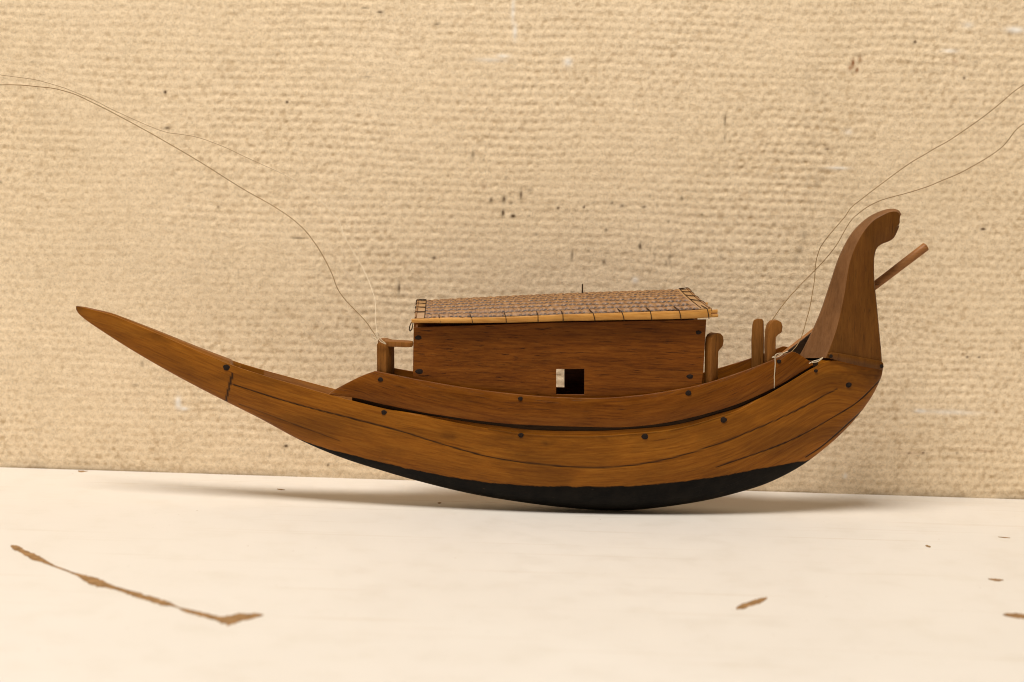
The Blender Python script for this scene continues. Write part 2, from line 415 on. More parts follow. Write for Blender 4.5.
    # slab behind the rough skin
    o.location = WC
    tag(o, 'cream painted wall with a coarse canvas weave and brown specks', 'wall', kind='structure')
build_wall()

def build_table():
    # one board whose back edge meets the wall
    bm = bmesh.new()
    x0, x1 = -0.75, 0.75
    back0 = WC + WX * x0 - WN * 0.004; back1 = WC + WX * x1 - WN * 0.004
    fr0 = Vector((x0 - 0.05, -1.15, 0)); fr1 = Vector((x1 + 0.05, -1.15, 0))
    lo = Vector((0, 0, -0.022))
    hexa(bm, [fr0 + lo, fr1 + lo, back1 + lo, back0 + lo, fr0, fr1, back1, back0])
    o = bm_obj('table', bm, TABLEM, smooth=False)
    tag(o, 'white painted tabletop with brown streaks and scuffs', 'table', kind='structure')
    return o
TABLE = build_table()
def stain(pts, z, mat, seed, jag=0.3, name='stain'):
    """a thin irregular smear on the tabletop; pts: photo position and breadth as seen"""
    P = catmull([p[:2] for p in pts], 12); n = len(P)
    w = catmull([(p[2], 0) for p in pts], 12)[:, 0].clip(0.3)
    V, Fc = [], []
    k = np.arange(n, dtype=float)
    j1 = jag * (1.6 * vn(k * 0.5, k * 0 + 0.3, seed) + vn(k * 1.3, k * 0 + 4.3, seed)); j2 = jag * (1.6 * vn(k * 0.5, k * 0 + 7.3, seed) + vn(k * 1.3, k * 0 + 9.3, seed))
    for i in range(n):
        c = on_table(*P[i]); d = w[i] * 0.82 * U / 0.40
        for q, hh in ((1 + j1[i], 0), (0.55 * (1 + j1[i]), z), (-0.55 * (1 + j2[i]), z), (-1 - j2[i], 0)):
            V.append((c.x + 0.3 * U * q * j1[i], c.y + d * q, 0.00004 + hh))
    for i in range(n - 1):
        for q in range(3):
            Fc.append((4 * i + q, 4 * i + q + 1, 4 * i + 5 + q, 4 * i + 4 + q))
    return mk(name, V, Fc, mat, TABLE)
stain([(11, 545.5, 1), (16, 548, 4), (24, 552, 3.2), (34, 557, 4.5), (44, 561.5, 2.6), (54, 566, 1.3), (66, 570.5, 1.2), (78, 575, 2), (86, 578.5, 4.6), (98, 583, 5.6), (108, 586, 3.6), (120, 589.5, 2.6), (134, 594, 3.4),
       (150, 599, 3.6), (164, 603, 3.8), (173, 605.5, 1.8), (178, 607.5, 0.9), (184, 610, 2.4), (196, 613, 2.6), (208, 616, 3), (218, 618.5, 3.6), (227, 620, 7), (236, 619, 8), (244, 617.5, 5.5), (254, 616, 4.2), (263, 615, 1.5)], 0.0001, STAIN, 3)
stain([(736, 609, 1), (742, 606.5, 4), (750, 604, 3.2), (758, 601.5, 4.2), (767, 598, 1.5)], 0.0001, STAIN, 15)
stain([(1003, 615, 1), (1012, 615.5, 4), (1024, 616.5, 4), (1034, 617, 3)], 0.0001, STAIN, 18)
stain([(988, 579, 1), (996, 580, 2.4), (1003, 580, 1)], 0.0001, STAIN, 21)
stain([(925.5, 546, 1), (928, 546.3, 3), (930.5, 546.5, 1)], 0.0001, CHIP, 24, name='speck')
stain([(998, 537, .6), (1004, 537.5, 1.2), (1010, 538, .6)], 0.0001, CHIP, 27, name='speck')
stain([(277, 489, .6), (281, 489.6, 1.6), (285, 490, .6)], 0.0001, CHIP, 30, name='speck')
stain([(437.5, 503, .6), (439.5, 503, 2), (441.5, 503, .6)], 0.0001, CHIP, 33, name='speck')
stain([(78, 470.8, .6), (81, 471.4, 2.6), (85, 471.4, 1.4), (88, 471, .5)], 0.0001, CHIP, 36, name='speck')

# ------------------------------------------------------------------ the boat
BOAT = empty('model_boat', BO, YAW)
tag(BOAT, 'wooden model river boat with upswept bow and woven cane cabin roof', 'model boat')

SHEER = [(76, 306.4), (84, 307.8), (93, 310), (110, 314.6), (126, 320.8), (160, 335.0), (193, 349.2), (226, 363), (250, 371.5), (290, 383.5), (330, 395), (380, 408), (430, 418), (480, 428), (533, 435.5), (582, 437),
         (620, 435.5), (676, 429.5), (731, 413.5), (760, 399), (787, 384), (812, 369), (830, 361), (850, 362), (866, 364.5), (883, 367)]
BOTTOM = [(76, 309.5), (80, 315), (93, 325), (126, 346.4), (160, 366.5), (193, 384.6), (226, 401.5), (260, 418.5), (300, 440), (340, 457), (380, 470), (420, 481.5), (470, 493.5), (520, 502), (570, 508), (615, 510.4), (650, 508.6), (700, 501.5),
          (740, 492), (770, 482), (800, 466.5), (825, 448), (845, 430), (860, 413), (871, 397.5), (877, 386), (881, 376), (883, 369)]
BEAM = [(76, 2.0), (84, 4), (110, 6.5), (150, 9.5), (200, 13), (250, 17.5), (330, 24), (420, 31.5), (520, 38), (600, 40), (680, 38.5), (740, 34), (790, 28), (830, 22.5), (860, 18), (883, 13)]
PAINT = [(300, 439.5), (312, 444), (340, 452), (380, 462), (420, 471), (470, 480), (520, 485), (580, 486.5), (640, 485.5), (700, 479), (750, 470.5), (790, 463), (812, 459), (830, 450), (850, 436)]
BAND = [(76, 0), (390, 0), (440, 4), (500, 8), (580, 9.5), (660, 8), (720, 6), (765, 0), (883, 0)]   # inward-leaning top of the side plank
beam = lambda x: smooth_interp(BEAM, x)

def build_hull():
    ns, nt_ = 560, 110
    t = np.linspace(0, 1, ns)
    px = np.where(t < 0.8, 76 + (812 - 76) * t / 0.8, 0)
    tt = (t[t >= 0.8] - 0.8) / 0.2
    px[t >= 0.8] = 812 + 71 * np.sin(tt * math.pi / 2)
    b = beam(px); top = smooth_interp(SHEER, px); bot = smooth_interp(BOTTOM, px); band = interp(BAND, px)
    k = np.linspace(0, 1, nt_)
    a = k * math.pi / 2
    Vout = np.zeros((ns, nt_ + 6, 3)); UV = np.zeros((ns, nt_ + 6, 2))
    n = np.interp(px, [76, 200, 400, 560, 720, 883], [1.55, 1.7, 2.05, 2.3, 2.1, 1.7])
    open_ = sstep(228, 238, px) * (1 - sstep(812, 822, px))       # hollow between the two decks
    th = 3.2
    for i in range(ns):
        sh = at(px[i], top[i], -b[i])
        zs, x = sh.z / U, sh.x / U
        zk = at(px[i], bot[i], 0).z / U
        for _ in range(8):
            y = -b[i] * np.cos(a) ** (2 / n[i]); z = zs - (zs - zk) * np.sin(a) ** (2 / n[i])
            pr = proj(np.stack([np.full(nt_, x), y, z], -1) * U)
            # compare with the lower outline at this section's own picture column
            j = int(np.argmax(pr[:, 1])); err = pr[j, 1] - np.interp(pr[j, 0], np.array(BOTTOM_C[:, 0]), BOTTOM_C[:, 1])
            zk += err * 1.0
            zk = min(zk, zs - 1.0)
        bd = band[i]
        # from inside to outside: inner floor, inner top, outer top, sheer line, down to the keel
        rc = min(3.0, bd * 0.8)
        yin = -(max(b[i] - rc - th, 0.25)) ; ztop = zs + bd * 0.62
        zin = ztop - open_[i] * min(14.0, 0.55 * (zs - zk)) + (1 - open_[i]) * 0.12 * b[i]
        pre = [(0.0, zin), (yin * 0.72, zin), (yin, ztop - (0.4 if open_[i] > .5 else 0)), (yin - 0.8 * min(1, b[i] / 6), ztop + 0.1), (-(b[i] - rc - 0.4 * min(1, b[i] / 6)), ztop - 0.3), (-(b[i] - rc), zs + bd * 0.10)]
        ys = np.concatenate([[p[0] for p in pre], y]); zz = np.concatenate([[p[1] for p in pre], z])
        Vout[i, :, 0] = x; Vout[i, :, 1] = ys; Vout[i, :, 2] = zz
        dl = np.concatenate([[0], np.cumsum(np.hypot(np.diff(ys), np.diff(zz)))])
        UV[i, :, 0] = px[i] * 1.0 - 0.15 * (zz - zs); UV[i, :, 1] = dl - dl[6]
    NV = nt_ + 6
    Vn = Vout.reshape(-1, 3) * U
    P = proj(Vn)
    seams = [[(233, 384.5), (292, 403), (350, 418), (400, 431), (435, 442), (489, 457), (533, 463.5), (582, 467.5), (626, 466), (676, 457), (731, 439), (787, 415), (837, 389)],
             [(717, 467), (787, 442), (837, 415), (860, 400), (880, 380)], [(806, 457), (826, 443), (862, 411)],
             ]
    faint = [[(239, 404), (299, 426), (340, 441)], [(489, 429.5), (533, 436), (582, 437), (640, 434), (676, 430), (731, 414)]]
    crack = [[(232.5, 374), (229, 387), (225.5, 402)]]
    sm = np.zeros(len(P)); inner = np.tile(np.arange(NV) < 5, ns)
    wob = 0.55 * vn(P[:, 0] / 9, P[:, 1] / 30, 12)
    for pl in seams: sm = np.maximum(sm, 0.95 * (1 - sstep(0.25, 1.0, poly_dist(P, catmull(pl, 6)) + wob * 0.6)))
    for pl in faint: sm = np.maximum(sm, 0.55 * (1 - sstep(0.2, 0.9, poly_dist(P, catmull(pl, 6)) + wob)))
    for pl in crack: sm = np.maximum(sm, 1 - sstep(0.7, 1.6, poly_dist(P, np.array(pl, float)) + wob))
    sm[inner] = 0
    pl = np.interp(P[:, 0], *np.array(catmull(PAINT, 8)).T)
    pl = pl + 0.8 * vn(P[:, 0] / 7, P[:, 0] * 0, 5) + 0.45 * vn(P[:, 0] / 2.2, P[:, 0] * 0, 6)
    paint = sstep(-0.35, 0.35, P[:, 1] - pl) * (P[:, 0] > 300) * (P[:, 0] < 852)
    # grime: foot of the bow, dirty patch along the wale; shade painted on the stern end
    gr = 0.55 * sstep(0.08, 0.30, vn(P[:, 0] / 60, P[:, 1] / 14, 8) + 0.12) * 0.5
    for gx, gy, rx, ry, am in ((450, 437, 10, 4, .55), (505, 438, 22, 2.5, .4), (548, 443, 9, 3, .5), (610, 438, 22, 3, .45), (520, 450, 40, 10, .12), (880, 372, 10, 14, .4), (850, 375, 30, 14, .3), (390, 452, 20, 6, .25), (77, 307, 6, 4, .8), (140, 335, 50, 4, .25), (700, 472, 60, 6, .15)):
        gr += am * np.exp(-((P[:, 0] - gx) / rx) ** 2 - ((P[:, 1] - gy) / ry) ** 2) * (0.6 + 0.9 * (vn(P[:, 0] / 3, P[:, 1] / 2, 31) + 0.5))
    gr = np.maximum(gr, np.tile(np.isin(np.arange(NV), (0, 1, 2)), ns) * 0.4)  # inner faces darkened: shade of the hollow painted in
    # press the seams in a little
    Vg = Vn.copy().reshape(ns, NV, 3)
    Vg[:, :, 1] += (sm * (1 - paint) * 0.5 * U).reshape(ns, NV)
    Vl = Vg
    Vr = Vg[:, ::-1][:, 1:-1].copy(); Vr[:, :, 1] *= -1           # mirrored side, sharing the two centre lines
    full = np.concatenate([Vl, Vr], 1); M = full.shape[1]
    mir = lambda A: np.concatenate([A.reshape(ns, NV), A.reshape(ns, NV)[:, ::-1][:, 1:-1]], 1).ravel()
    uvf = np.concatenate([UV, UV[:, ::-1][:, 1:-1]], 1).reshape(-1, 2) * U
    idx = np.arange(ns - 1)[:, None] * M + np.arange(M)[None, :]
    jn = (np.arange(M) + 1) % M
    idn = np.arange(ns - 1)[:, None] * M + jn[None, :]
    faces = np.stack([idx, idx + M, idn + M, idn], -1).reshape(-1, 4)
    # end caps
    caps = []
    for base, flip in ((0, False), ((ns - 1) * M, True)):
        for q in range(NV - 1):
            a0, a1 = base + q, base + q + 1
            r0 = base + (M - q) % M; r1 = base + M - q - 1
            f = [a0, a1, r1, r0]
            if q == 0: f = [a0, a1, r1, r1]
            if q == NV - 2: f = [a0, a1, a1, r0]
            caps.append(f[::-1] if flip else f)
    tri = [[v for j, v in enumerate(f) if v not in f[:j]] for f in caps]
    tri = [f for f in tri if len(f) >= 3]
    me_faces = [tuple(f) for f in faces] + [tuple(f) for f in tri]
    o = mk('hull', full.reshape(-1, 3), me_faces, HULL, BOAT, uv=uvf, attrs={'seam': np.clip(mir(sm), 0, 1), 'paint': mir(paint.astype(float)), 'grime_shade': np.clip(mir(gr), 0, 1)}, sharp=0.7)
    bm = bmesh.new(); bm.from_mesh(o.data); bmesh.ops.recalc_face_normals(bm, faces=bm.faces); bm.to_mesh(o.data); bm.free()
    return o
BOTTOM_C = catmull(BOTTOM, 14)
HULLO = build_hull()
HULLO['label'] = 'golden brown planked hull with a black painted bottom'

# ---- washstrakes: the raised side planks
S_TOP = [(329, 393.5), (336, 389.0), (347, 383), (360, 376.5), (372, 372), (378, 371.6), (412, 378.5), (470, 388.5), (520, 394.5), (555, 397), (600, 398), (640, 395), (670, 390.5), (702, 384), (740, 372), (770, 360.5), (786, 353.5), (792, 351.8), (800, 355), (813, 363.5)]
S_BOT = [(329, 395.0), (345, 396.6), (359, 398.8), (380, 403.8), (420, 412), (448, 416.5), (480, 421), (517, 424.5), (585, 427), (630, 427), (676, 421), (731, 406.5), (773, 388.5), (800, 373), (813, 365.5)]
sbeam = lambda x: np.interp(x, [329, 345, 400, 450, 520, 600, 680, 740, 790, 813], [21.8, 22.5, 27.6, 33.0, 37.5, 39.4, 38.0, 32.6, 25.0, 20.5])
def build_strake(side):
    ns, nv = 300, 14
    px = np.concatenate([np.linspace(329 if side > 0 else 384, 400, 80), np.linspace(401, 780, 160), np.linspace(781, 813, 60)])
    tp = interp(catmull(S_TOP, 6), px); bt = interp(catmull(S_BOT, 8), px); b = sbeam(px)
    V = np.zeros((ns, nv, 3)); UV = np.zeros((ns, nv, 2))
    for i in range(ns):
        lo = at(px[i], bt[i], -b[i] - 0.6) / U; hi = at(px[i], tp[i], -b[i] + 1.2) / U
        hgt = hi.z - lo.z; th = 3.0; r = min(0.7, hgt * 0.25)
        sec = [(0, r), (0, hgt * .35), (0, hgt * .7), (0, hgt - r), (.3 * r, hgt - .3 * r), (r, hgt), (th - r, hgt), (th - .3 * r, hgt - .3 * r), (th, hgt - r), (th, hgt * .5), (th, r), (th - r, 0), (r, 0), (.3 * r, .3 * r)]
        for j, (dy, dz) in enumerate(sec):
            lean = 1.4 * dz / max(hgt, 1) + 0.9 * math.sin(math.pi * min(1, dz / max(hgt, 1)))*-0.6
            V[i, j] = (lo.x, -(b[i] + 0.6) + dy + lean, lo.z + dz)
            UV[i, j] = (px[i] - 0.1 * dz, bt[i] * 0.35 + dz + dy)
    V[:, :, 1] *= side
    M = nv
    idx = np.arange(ns - 1)[:, None] * M + np.arange(M)[None, :]
    idn = np.arange(ns - 1)[:, None] * M + ((np.arange(M) + 1) % M)[None, :]
    faces = [tuple(f) for f in np.stack([idx, idx + M, idn + M, idn], -1).reshape(-1, 4)]
    faces += [tuple(range(M)), tuple(range((ns - 1) * M + M - 1, (ns - 1) * M - 1, -1))]
    o = mk('washstrake', V.reshape(-1, 3) * U, faces, STRAKE, BOAT, uv=UV.reshape(-1, 2) * U)
    bm = bmesh.new(); bm.from_mesh(o.data); bmesh.ops.recalc_face_normals(bm, faces=bm.faces); bm.to_mesh(o.data); bm.free()
    o.data.set_sharp_from_angle(angle=0.8)
    return o
STRK = [build_strake(1), build_strake(-1)]

# ---- deck inside, filling the hull below the washstrakes
def build_deck():
    px = np.linspace(352, 818, 70); V = []; Fc = []
    bt = interp(catmull(S_BOT, 8), np.clip(px, 329, 812)); b = np.interp(px, [334, 345, 800, 818], [18, 19, 0, 0]) ; b = sbeam(np.clip(px, 329, 813)) - 2.9
    b = np.where(px < 345, b * 0.9, b)
    for i in range(len(px)):
        lo = at(px[i], bt[i], -b[i] - 2) / U
        for y, z in ((-b[i], lo.z + 5.0), (b[i], lo.z + 5.0), (b[i] - 0.5, lo.z - 9), (-b[i] + 0.5, lo.z - 9)):
            V.append(Vector((lo.x, y, z)) * U)
    for i in range(len(px) - 1):
        for q in range(4):
            q2 = (q + 1) % 4; Fc.append((4 * i + q, 4 * i + q2, 4 * i + 4 + q2, 4 * i + 4 + q))
    n = len(px) - 1
    Fc += [(3, 2, 1, 0), (4 * n, 4 * n + 1, 4 * n + 2, 4 * n + 3)]
    return mk('deck', V, Fc, DECK_SHADE, BOAT, smooth=False)
build_deck()

# ---- nails
def nail(px, py, y, parent, r=3.0, el=1.0):
    c = at(px, py, y)
    q = random.uniform(0.85, 1.15)
    bm = bmesh.new()
    n = 12; rings = [(1.0, 0.35), (0.9, -0.15), (0.45, -0.45)]
    vs = []
    for rr, dy in rings:
        vs.append([bm.verts.new((c.x + r * 0.85 * q * rr * el * U * math.cos(t) * (1 + .12 * math.sin(3 * t + px)), c.y + dy * U, c.z + r * 0.85 * q * rr * U * math.sin(t))) for t in [2 * math.pi * i / n for i in range(n)]])
    for a_, b_ in zip(vs[:-1], vs[1:]):
        for i in range(n): bm.faces.new([a_[i], a_[(i + 1) % n], b_[(i + 1) % n], b_[i]])
    bm.faces.new(vs[-1]); bm.faces.new(vs[0][::-1])
    return bm_obj('nail', bm, NAIL, parent)
def hull_y(px, py):
    """lengthwise plane of the near hull side at a photo position"""
    b0 = float(beam(np.array([px]))[0]); tp = float(smooth_interp(SHEER, np.array([px]))[0]); bo = float(smooth_interp(BOTTOM, np.array([px]))[0])
    s_ = min(max((py - tp) / max(bo - tp, 1), 0), 0.98)
    nn = np.interp(px, [76, 200, 400, 560, 720, 883], [1.55, 1.7, 2.05, 2.3, 2.1, 1.7])
    return -b0 * (1 - s_ ** nn) ** (1 / nn)
for px, py, r in ((226.5, 367.5, 3.2), (384, 412.5, 3.2), (521, 435.3, 3.0), (645, 436.5, 3.2), (723.5, 420, 3.2), (848.5, 385, 3.4), (816, 371, 2.4)):
    nail(px, py, hull_y(px, py) - (0.4 if px < 800 else 0.6), HULLO, r, 1.15)
for px, py, r in ((380.5, 379.5, 2.7), (520.5, 398.7, 2.6), (688.5, 393, 2.8), (779, 361.5, 2.6)):
    nail(px, py, -float(sbeam(np.array([px]))[0]) - 0.55, STRK[0], r, 1.15)

# ---- cabin: two long side boards (window opening in each), two end boards
CY0, CY1 = 22.5, 32.5     # half width of the cabin at its bow end and its stern end
def cab_y(px): return CY0 + (CY1 - CY0) * min(1, (px - 413) / 130.0) ** 0.8 if px > 413 else CY0
def side_board(side, win):
    bm = bmesh.new(); th = 2.6
    xs = [413.2, win[0], win[1], 706.0]
    def row(k):       # heights of the horizontal cuts at each x, in photo rows
        return [[327.5, 322.4, 322.0, 319.5][k], win[2], win[3], [392, 404, 404, 400][k]]
    pts = {}
    for k in range(4):
        y = -[CY0, 31.0, 31.6, CY1][k]
        for r in range(4):
            x_ = xs[k]
            if k == 3: x_ = [706.3, 703.5, 701.0, 699.5][r]
            if k == 0: x_ = [413.6, 413, 412.4, 412][r]
            yy = y
            if side > 0:
                p = at(x_, row(k)[r], y)
            else:
                p = at(x_, row(k)[r], -y if (k in (1, 2) and r in (1, 2)) else y)
                p.y = y * U
            pts[k, r] = p
    def vtx(k, r, back):
        p = pts[k, r].copy(); p.y += th * U * back; p.y *= side
        return p
    cells = [(k, r) for k in range(3) for r in range(3) if not (k == 1 and r == 1)]
    vs = {}
    def v(k, r, bk):
        if (k, r, bk) not in vs: vs[k, r, bk] = bm.verts.new(vtx(k, r, bk))
        return vs[k, r, bk]
    for k, r in cells:
        bm.faces.new([v(k, r, 0), v(k, r + 1, 0), v(k + 1, r + 1, 0), v(k + 1, r, 0)])
        bm.faces.new([v(k, r, 1), v(k + 1, r, 1), v(k + 1, r + 1, 1), v(k, r + 1, 1)])
    rim = [((k, 0), (k + 1, 0)) for k in range(3)] + [((k, 3), (k + 1, 3)) for k in range(3)] + [((0, r), (0, r + 1)) for r in range(3)] + [((3, r), (3, r + 1)) for r in range(3)]
    rim += [((1, 1), (2, 1)), ((1, 2), (2, 2)), ((1, 1), (1, 2)), ((2, 1), (2, 2))]
    for a_, b_ in rim:
        bm.faces.new([v(*a_, 0), v(*b_, 0), v(*b_, 1), v(*a_, 1)])
    return bm_obj('cabin_side', bm, CABIN, BOAT, bevel=0.35 * U, seg=1)
CABS = side_board(1, (556.2, 584.3, 369, 394.5))
side_board(-1, (537, 564.3, 364, 387.3))['label'] = 'far side board of the cabin with its own window opening'
CABS['label'] = 'reddish brown side board with a small square window opening'
for px, py in ((418.5, 337.5), (419.5, 371.5), (698.5, 332.5), (690, 376.5)):
    yy = float(np.interp(px, [413.2, 556.2, 584.3, 706], [CY0, 31, 31.6, CY1]))
    nail(px, py, -yy - 0.1, CABS, 2.9, 1.5)
def end_board(px, ytop, ybot, half, dx):
    bm = bmesh.new()
    t = at(px, ytop, -half); b_ = at(px, ybot, -half); h = (half - 2.7) * U; d = dx * U
    hexa(bm, [(b_.x, -h, b_.z), (b_.x + d, -h, b_.z), (b_.x + d, h, b_.z), (b_.x, h, b_.z), (t.x, -h, t.z), (t.x + d, -h, t.z), (t.x + d, h, t.z), (t.x, h, t.z)])
    return bm_obj('cabin_end', bm, CABIN, BOAT, bevel=0.3 * U, seg=1)
end_board(415.5, 329, 391, CY0, 2.2); end_board(697.0, 322, 396, CY1, 2.2)

# ---- woven roof
def roof_shape(uu, vv):
    """uu 0..1 along, vv -1..1 across -> local point in U"""
    half = 26.5 + (38 - 26.5) * np.clip(uu / 0.45, 0, 1) ** 0.9
    xa = R_A.x / U + (R_C0.x - R_A.x) / U * (1 - np.abs(vv) ** 2.4)
    xb = R_B.x / U + (R_C1.x - R_B.x) / U * (1 - np.abs(vv) ** 2.6)
    x = xa + (xb - xa) * uu
    ze = (R_A.z + (R_B.z - R_A.z) * uu) / U - 0.6
    zc = (R_C0.z + (R_C1.z - R_C0.z) * uu) / U + 1.6 * np.sin(math.pi * uu) * 0.6
    z = ze + (zc - ze) * (1 - np.abs(vv) ** 2.1)
    return np.stack([x, vv * half, z], -1)
R_A = at(414.5, 318.5, -26.5); R_B = at(712, 308.5, -38)
R_C0 = at(417, 301.5, 0); R_C1 = at(689, 290.0, 0)
def build_roof():
    nu, nv = 640, 150
    u_ = np.linspace(0, 1, nu); v_ = np.linspace(-1, 1, nv)
    UU, VV = np.meshgrid(u_, v_, indexing='ij')
    P = roof_shape(UU, VV)
    arc = VV * 50.0                       # about the developed half width
    along = UU * 285
    wr = arc / 6.2 + 0.25 * vn(along / 40, arc / 9, 2) ; row = np.floor(wr); fr = wr - row
    wc = along / 4.1 + 0.3 * vn(along / 8, arc / 8, 3) + 0.5 * (row % 2); ci = np.floor(wc); fc = wc - ci
    over = np.abs(np.sin(np.pi * wr)) ** 0.5                                       # the longitudinal canes
    bump = np.sin(np.pi * fc)
    rnd = h2(row, ci, 5)
    h = 0.9 * over + 0.35 * np.where((row + ci) % 2 == 0, bump, -bump) * over
    gap = (1 - sstep(0.16, 0.30, np.minimum(fr, 1 - fr))) * sstep(0.30, 0.45, fc) * (rnd > 0.12) * (0.7 + 0.4 * h2(row, ci, 8))
    gap = np.maximum(gap, 0.55 * (1 - sstep(0.02, 0.10, np.minimum(fr, 1 - fr))))
    gap = np.maximum(gap, 0.40 * (1 - sstep(0.05, 0.16, np.minimum(fc, 1 - fc))) * (h2(row, ci, 9) > 0.6))
    edge = np.maximum(sstep(0.955, 0.962, UU), 1 - sstep(0.030, 0.037, UU))
    h = h * (1 - edge) + edge * 1.1; gap = gap * (1 - edge)
    # surface normals by finite differences
    du = np.gradient(P, axis=0); dv = np.gradient(P, axis=1)
    nn = np.cross(du, dv); nn /= np.linalg.norm(nn, axis=-1, keepdims=True)
    top = P + nn * (h[..., None] * 0.9) 
    und = P - nn * 1.2
    V = np.concatenate([top.reshape(-1, 3), und.reshape(-1, 3)]) * U
    f1 = grid_faces(nu, nv); f2 = f1[:, ::-1] + nu * nv
    k = nu * nv
    rim = []
    for i in range(nu - 1):
        for j in (0, nv - 1):
            a0, a1 = i * nv + j, (i + 1) * nv + j; rim.append([a0, a0 + k, a1 + k, a1] if j else [a1, a1 + k, a0 + k, a0])
    for j in range(nv - 1):
        for i in (0, nu - 1):
            a0, a1 = i * nv + j, i * nv + j + 1; rim.append([a1, a1 + k, a0 + k, a0] if i else [a0, a0 + k, a1 + k, a1])
    faces = np.concatenate([f1, f2, np.array(rim)])
    tone = np.concatenate([(edge * 0.55).ravel(), np.zeros(k)])
    gp = np.concatenate([np.clip(gap, 0, 1).ravel(), np.zeros(k)])
    return mk('roof', V, faces, WEAVE, BOAT, attrs={'gap': gp, 'tone': tone})
ROOF = build_roof()
def on_roof(uu, vv, lift=1.0):
    P = roof_shape(np.array([uu - .002, uu + .002, uu]), np.array([vv, vv, vv])); Q = roof_shape(np.array([uu, uu]), np.array([vv - .01, vv + .01]))
    n = np.cross(P[1] - P[0], Q[1] - Q[0]); n /= np.linalg.norm(n)
    return Vector(P[2] + n * lift) * U
# split-bamboo battens along both eaves (outer and inner), a little bowed
EAVE = [(411.5, 320.8), (440, 320.6), (480, 320.2), (520, 319.3), (560, 317.8), (600, 316.8), (640, 315.8), (680, 314.8), (711, 313.2)]
def batten(side, pts, y0, y1, w0, w1, name='eave_batten'):
    c = catmull(pts, 5); n = len(c); V = []; Fc = []
    k = 10
    for i in range(n):
        t = i / (n - 1); y = y0 + (y1 - y0) * min(1, t / 0.45) ** 0.9
        p = at(c[i][0], c[i][1], -y); w = w0 + (w1 - w0) * t ** 0.8
        for q in range(k):
            a_ = 2 * math.pi * q / k
            dy = math.cos(a_) * 1.3; dz = math.copysign(abs(math.sin(a_)) ** 0.6, math.sin(a_)) * w
            V.append((p.x, (p.y + dy * U) * side, p.z + dz * U))
    for i in range(n - 1):
        for q in range(k):
            q2 = (q + 1) % k; Fc.append((i * k + q, i * k + q2, (i + 1) * k + q2, (i + 1) * k + q))
    Fc += [tuple(range(k)), tuple(range((n - 1) * k + k - 1, (n - 1) * k - 1, -1))]
    o = mk(name, V, Fc, BAMBOO, ROOF)
    bm = bmesh.new(); bm.from_mesh(o.data); bmesh.ops.recalc_face_normals(bm, faces=bm.faces); bm.to_mesh(o.data); bm.free()
    o.data.set_sharp_from_angle(angle=1.0)
    return o
for sd in (1, -1):
    batten(sd, EAVE if sd > 0 else [(418, 320.7)] + EAVE[1:], 29.0, 40.6, 2.0, 4.4)
    batten(sd, [(x + (6.5 if x > 700 else 0), y - 1.6) for x, y in [(424, 321)] + EAVE[1:]], 25.5, 36.2, 1.4, 2.2)
tube('eave_batten', [at(690, 316.3, -38.5), at(718, 315.6, -37.0)], 1.5 * U, BAMBOO, ROOF, 8)
# stitches binding cane to batten
def stitch(px, slant, rise=10.0):
    t = (px - 411.5) / 299.5; y = 29.0 + 11.6 * min(1, t / 0.45) ** 0.9; w = 2.0 + 2.4 * t ** 0.8
    c = catmull(EAVE, 5); ey = float(np.interp(px, c[:, 0], c[:, 1]))
    uu = min(max((px - slant - 414.5) / 297.5, 0.01), 0.99)
    pth = [on_roof(uu, -0.91, 1.0), on_roof(uu, -0.95, 1.6)]
    pth += [at(px - slant * .5, ey - w - 0.6, -y - 0.2), at(px, ey - w * .3, -y - 1.6), at(px + slant * .3, ey + w * .7, -y - 1.5), at(px + slant * .4, ey + w + 0.8, -y + 0.2)]
    tube('stitch', catmull([tuple(p) for p in pth], 4), 0.45 * U, DARKTHREAD, ROOF, 6)
for px, s in ((440, 1.0), (472, 1.5), (506, 0.8), (538, 0.2), (563, 0.6), (594, 2.5), (623, 3.0), (651, 2.0), (680, 2.5), (708, 2.5)):
    stitch(px, s)
# rim bindings at both roof ends
def rim(uu, r, mat, a=-0.98, b=0.98):
    tube('rim_binding', [on_roof(uu, v, 1.2) for v in np.linspace(a, b, 40)], r * U, mat, ROOF, 7)
rim(0.004, 1.0, WEAVE); rim(0.034, 0.42, DARKTHREAD); rim(0.995, 1.0, WEAVE); rim(0.966, 0.42, DARKTHREAD)
for vv in (-0.80, -0.62, -0.42, -0.2, 0.0, 0.25, 0.5, 0.75):
    tube('stitch', catmull([tuple(on_roof(q, vv, l)) for q, l in ((-0.003, 0.4), (0.003, 2.2), (0.018, 1.9), (0.033, 1.6))], 3), 0.42 * U, DARKTHREAD, ROOF, 6)
    tube('stitch', catmull([tuple(on_roof(q, vv - 0.05 * (1 - k), l)) for k, (q, l) in enumerate(((1.003, 0.4), (0.996, 2.3), (0.978, 1.8), (0.964, 1.6)))], 3), 0.42 * U, DARKTHREAD, ROOF, 6)
# loose ends: wire loop at the bow corner, twigs of cane sticking up
tube('loose_end', catmull([tuple(at(x, y, -29)) for x, y in ((417, 320), (412, 322), (409.6, 327), (410, 331), (412, 328.5), (413, 323))], 5), 0.55 * U, DARKTHREAD, ROOF, 6)
tube('loose_end', [at(582.3, 294.5, 0), at(582.5, 284, 0)], 0.7 * U, DARKTHREAD, ROOF, 6)
tube('loose_end', catmull([tuple(at(x, y, -10)) for x, y in ((586, 296), (590, 295), (595, 297))], 4), 0.6 * U, DARKTHREAD, ROOF, 6)
tube('loose_end', [at(471, 315, -24), at(472.4, 309, -24)], 0.5 * U, DARKTHREAD, ROOF, 6)

